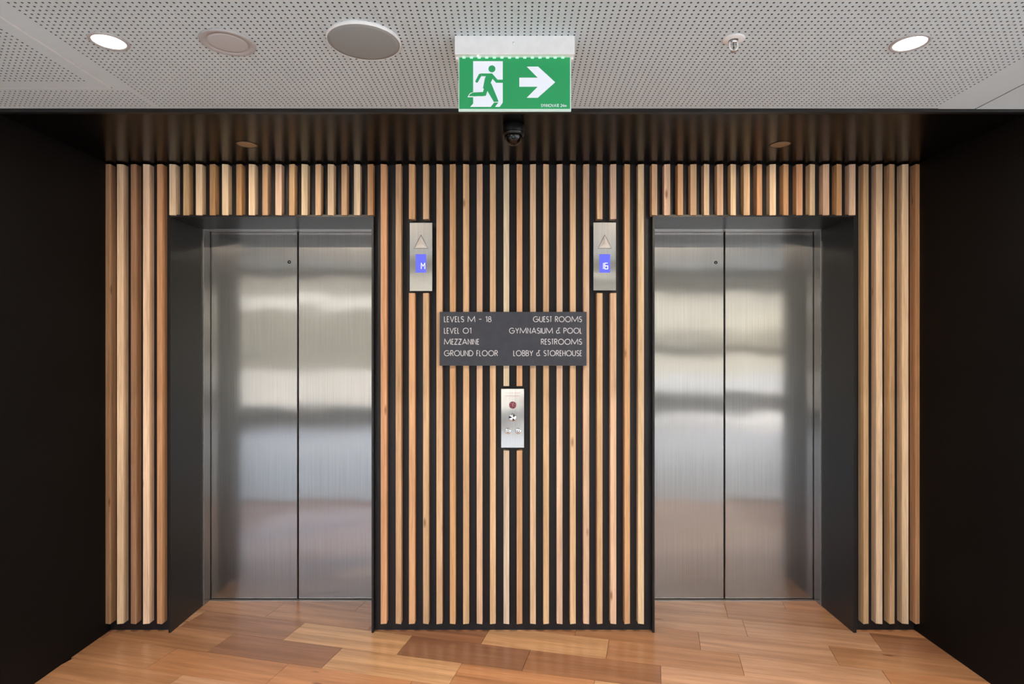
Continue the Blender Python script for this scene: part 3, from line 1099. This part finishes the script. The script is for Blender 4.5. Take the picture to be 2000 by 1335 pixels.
# lit downlights
for x, y, lab in ((-1.226, 1.812, 'round lit ceiling downlight beside the small loudspeaker, near the left panel joint'),
                  (1.214, 1.822, 'round lit ceiling downlight on the right, beyond the sprinkler')):
    t = thing('ceiling_downlight', lab, 'downlight', (x, y, ZC), 'lit ceiling downlights')
    b = MB()
    b.lathe([(0.055, 0.002), (0.0555, -0.001), (0.054, -0.0035), (0.0462, -0.0032), (0.0455, -0.0005)], (0, 0, 0), 'z', 56)
    b.build('rim', M['rimgrey'], t)
    b = MB()
    b.lathe([(0.0456, 0.0), (0.0456, -0.0012), (0.0, -0.0016)], (0, 0, 0), 'z', 48)
    b.build('diffuser', M['lamp'], t)
    lamp('AREA', (x, y, ZC - 0.006), 24.0, (1.0, 0.84, 0.66), 0.085)
# soffit downlights, faint
for x, lab in ((-1.218, 'dull bronze recessed downlight in the black soffit above the left lift'),
               (1.228, 'dull bronze recessed downlight in the black soffit above the right lift')):
    t = thing('soffit_downlight', lab, 'downlight', (x, 2.734, ZS), 'soffit downlights')
    b = MB()
    b.lathe([(0.046, 0.0005), (0.0465, -0.001), (0.044, -0.0022), (0.0415, -0.0012), (0.0415, 0.0005)], (0, 0, 0), 'z', 48)
    b.build('rim', M['matblack'], t)
    b = MB()
    b.lathe([(0.0415, -0.0004), (0.034, -0.0002), (0.020, -0.0010), (0.0, -0.0018)], (0, 0, 0), 'z', 40)
    b.build('reflector', M['bronze'], t)
    lamp('AREA', (x, 2.734, ZS - 0.005), 0.9, (1.0, 0.76, 0.56), 0.04)
# sprinkler
t = thing('fire_sprinkler', 'small white pendent fire sprinkler on the ceiling, right of the exit sign', 'sprinkler', (0.667, 1.800, ZC))
b = MB()
b.lathe([(0.033, 0.001), (0.0335, -0.001), (0.030, -0.0035), (0.018, -0.0055), (0.0145, -0.005), (0.0145, 0.0)], (0, 0, 0), 'z', 40)
b.build('escutcheon', M['white'], t)
b = MB()
b.lathe([(0.011, 0.0), (0.011, -0.010), (0.0085, -0.013)], (0, 0, 0), 'z', 20)
b.build('body', M['chrome'], t)
b = MB()
b.tube([(-0.0105, 0, -0.006), (-0.0120, 0, -0.012), (-0.0118, 0, -0.024), (-0.0085, 0, -0.0305), (-0.003, 0, -0.0335), (0.003, 0, -0.0335), (0.0085, 0, -0.0305), (0.0118, 0, -0.024), (0.0120, 0, -0.012), (0.0105, 0, -0.006)], 0.0021, 10)
b.build('yoke', M['white'], t)
b = MB()
b.tube([(0, 0, -0.012), (0, 0, -0.031)], 0.0012, 8)
b.build('bulb', M['blackbulb'], t)
b = MB()
b.lathe([(0.003, -0.034), (0.003, -0.0365), (0.0085, -0.0372), (0.0085, -0.0382), (0.0, -0.0386)], (0, 0, 0), 'z', 20)
b.build('deflector', M['grey'], t)

# ------------------------------------------------------------------ lobby behind the camera and the world outside its glass
M['mullion'] = noise_col(mat('dark window frame', (46, 44, 44), 0.4), 8, (42, 40, 40), (50, 48, 48))
M['plaster'] = noise_col(mat('pale plaster', (196, 192, 188), 0.8), 2, (192, 188, 184), (200, 196, 192))
M['paving'] = noise_col(mat('pale paving', (160, 158, 154), 0.8), 1.2, (152, 150, 146), (168, 166, 162))
M['conc'] = noise_col(mat('pale concrete', (190, 184, 176), 0.8), 1.0, (182, 176, 168), (196, 190, 182))
M['facade'] = noise_col(mat('grey facade', (150, 144, 132), 0.7), 0.5, (142, 136, 124), (160, 154, 142))
M['facade_grey'] = noise_col(mat('grey brown facade', (112, 106, 96), 0.7), 0.8, (98, 94, 84), (126, 118, 106), vec=(1, 1, 2))
M['leaf'] = noise_col(mat('hedge green', (74, 84, 58), 0.8), 3, (60, 70, 46), (90, 100, 70))
g = bpy.data.materials.new('window glass')
g.use_nodes = True
gn = g.node_tree
gn.nodes.remove(gn.nodes['Principled BSDF'])
mx = gn.nodes.new('ShaderNodeMixShader')
tb = gn.nodes.new('ShaderNodeBsdfTransparent')
gb_ = gn.nodes.new('ShaderNodeBsdfGlossy')
gb_.inputs['Roughness'].default_value = 0.02
tb.inputs[0].default_value = (0.93, 0.95, 0.94, 1)
mx.inputs[0].default_value = 0.06
gn.links.new(tb.outputs[0], mx.inputs[1])
gn.links.new(gb_.outputs[0], mx.inputs[2])
gn.links.new(mx.outputs[0], gn.nodes['Material Output'].inputs[0])

WT = 2.72
wl = MB()
wl.box(LX0 - 0.2, LX0, LY0 - 0.2, YE + 0.2, -0.2, 3.2)
struct(wl.build('wall_lobby_left', M['mullion']))
nwin = 6
GX0 = -5.35
pw = (LX1 - GX0) / nwin
wr = MB()
wr.box(LX0, LX1, LY0 - 0.15, LY0, WT, 3.2)
wr.box(LX0, GX0, LY0 - 0.15, LY0, -0.2, WT)
wr.box(GX0, LX1, LY0 - 0.15, LY0, -0.2, 0.02)
wr.box(0.125, LX1, LY0 - 0.15, LY0, 0.2, 0.58)
wr.box(GX0, 0.125, LY0 - 0.15, LY0, 0.02, 0.3)
struct(wr.build('wall_rear', M['mullion']))
wr = MB()
wr.box(0.125, LX1, LY0 - 0.15, LY0 + 0.02, 0.58, 0.66)
wr.box(0.125, LX1, LY0 - 0.15, LY0 + 0.01, 0.02, 0.2)
struct(wr.build('trim_3', M['white']))  # white ledge and skirting stand in for sunlit lines mirrored in the doors
for k in range(nwin):
    a, b = GX0 + k * pw, GX0 + (k + 1) * pw
    lo = 0.66 if a > 0.1 else 0.3
    f = MB()
    f.box(a, a + 0.03, LY0 - 0.1, LY0 - 0.03, lo, WT)
    f.box(b - 0.03, b, LY0 - 0.1, LY0 - 0.03, lo, WT)
    wo = struct(f.build('window_%d' % (k + 1), M['mullion']))
    p = MB()
    p.box(a + 0.03, b - 0.03, LY0 - 0.07, LY0 - 0.064, lo, WT)
    p.build('pane', g, wo)
# right glazing
wr = MB()
wr.box(LX1, LX1 + 0.15, LY0 - 0.15, YE + 0.2, -0.2, 0.1)
wr.box(LX1, LX1 + 0.15, LY0 - 0.15, YE + 0.2, 2.26, 3.2)
wr.box(LX1, LX1 + 0.15, 1.7, YE + 0.2, 0.1, 2.26)
struct(wr.build('wall_lobby_right', M['plaster']))
for k in range(4):
    a, b = LY0 + k * 1.5, LY0 + (k + 1) * 1.5
    f = MB()
    f.box(LX1 + 0.03, LX1 + 0.1, a, a + 0.03, 0.1, 2.26)
    f.box(LX1 + 0.03, LX1 + 0.1, b - 0.03, b, 0.1, 2.26)
    wo = struct(f.build('window_%d' % (k + 7), M['mullion']))
    p = MB()
    p.box(LX1 + 0.064, LX1 + 0.07, a + 0.03, b - 0.03, 0.1, 2.26)
    p.build('pane', g, wo)
# unseen fill downlights, added over the stone floor to brighten the lobby
for y in (-2.0, -3.2):
    for x in (-4.0, -2.4, -0.8, 0.8, 2.4, 4.0):
        t = thing('ceiling_downlight', 'added unseen fill downlight in the high lobby ceiling, %s row, %s from the left' % ('front' if y > -2.5 else 'window-side', ('first', 'second', 'third', 'fourth', 'fifth', 'sixth')[int((x + 4.1) / 1.6)]), 'downlight', (x, y, 3.0), 'added lobby fill lights')
        b = MB()
        b.lathe([(0.075, 0.002), (0.075, -0.003), (0.062, -0.003), (0.0615, -0.0005)], (0, 0, 0), 'z', 24)
        b.build('rim', M['ceil'], t)
        b = MB()
        b.lathe([(0.062, 0.0), (0.062, -0.001), (0.0, -0.0012)], (0, 0, 0), 'z', 24)
        b.build('diffuser', M['lamp'], t)
        lamp('AREA', (x, y, 2.994), 46.0, (1.0, 0.97, 0.92), 0.12)
# outside
gr = MB()
gr.box(-40, 40, -45, LY0 - 0.15, -0.4, -0.1)
gr.box(LX1 + 0.15, 40, LY0 - 0.15, 30, -0.4, -0.1)
struct(gr.build('ground', M['paving']))
pw_ = MB()
pw_.box(-16, 1.2, -9.3, -9.0, -0.1, 0.76)
struct(pw_.build('wall_parapet', M['conc']))
fa = MB()
fa.box(-40, 0.5, -36, -28, -0.1, 6.5)
fb = struct(fa.build('wall_facade', M['facade_grey']))
st_ = MB()
st_.box(-40, 0.5, -28.0, -27.9, 3.6, 4.35)
st_.build('reflection_band', M['conc'], fb)  # unseen pale band, added for a bright stripe in the door reflections
fa = MB()
fa.box(0.5, 40, -32, -24, -0.1, 9.0)
fb = struct(fa.build('wall_facade', M['facade']))
st_ = MB()
st_.box(0.5, 40, -24.15, -24.0, 1.05, 1.62)
st_.box(0.5, 40, -24.15, -24.0, 4.15, 4.9)
for q in range(3):
    st_.box(0.5, 40, -24.1, -24.0, 1.76 + q * 0.2, 1.86 + q * 0.2)
st_.build('reflection_band', M['conc'], fb)  # unseen pale strips, shaped to brighten bands mirrored in the right doors


def portal(loc, rot, sx, sy):
    d = bpy.data.lights.new('window_portal', 'AREA')
    d.shape = 'RECTANGLE'
    d.size, d.size_y = sx, sy
    d.cycles.is_portal = True
    o = bpy.data.objects.new('window_portal', d)
    C.objects.link(o)
    o.location = loc
    o.rotation_euler = rot


portal(((GX0 + LX1) / 2, LY0 + 0.03, WT / 2), Vector((0, 1, 0)).to_track_quat('-Z', 'Y').to_euler(), LX1 - GX0, WT)
portal((LX1 - 0.02, LY0 + 3.0, 1.18), Vector((-1, 0, 0)).to_track_quat('-Z', 'Y').to_euler(), 6.0, 2.16)
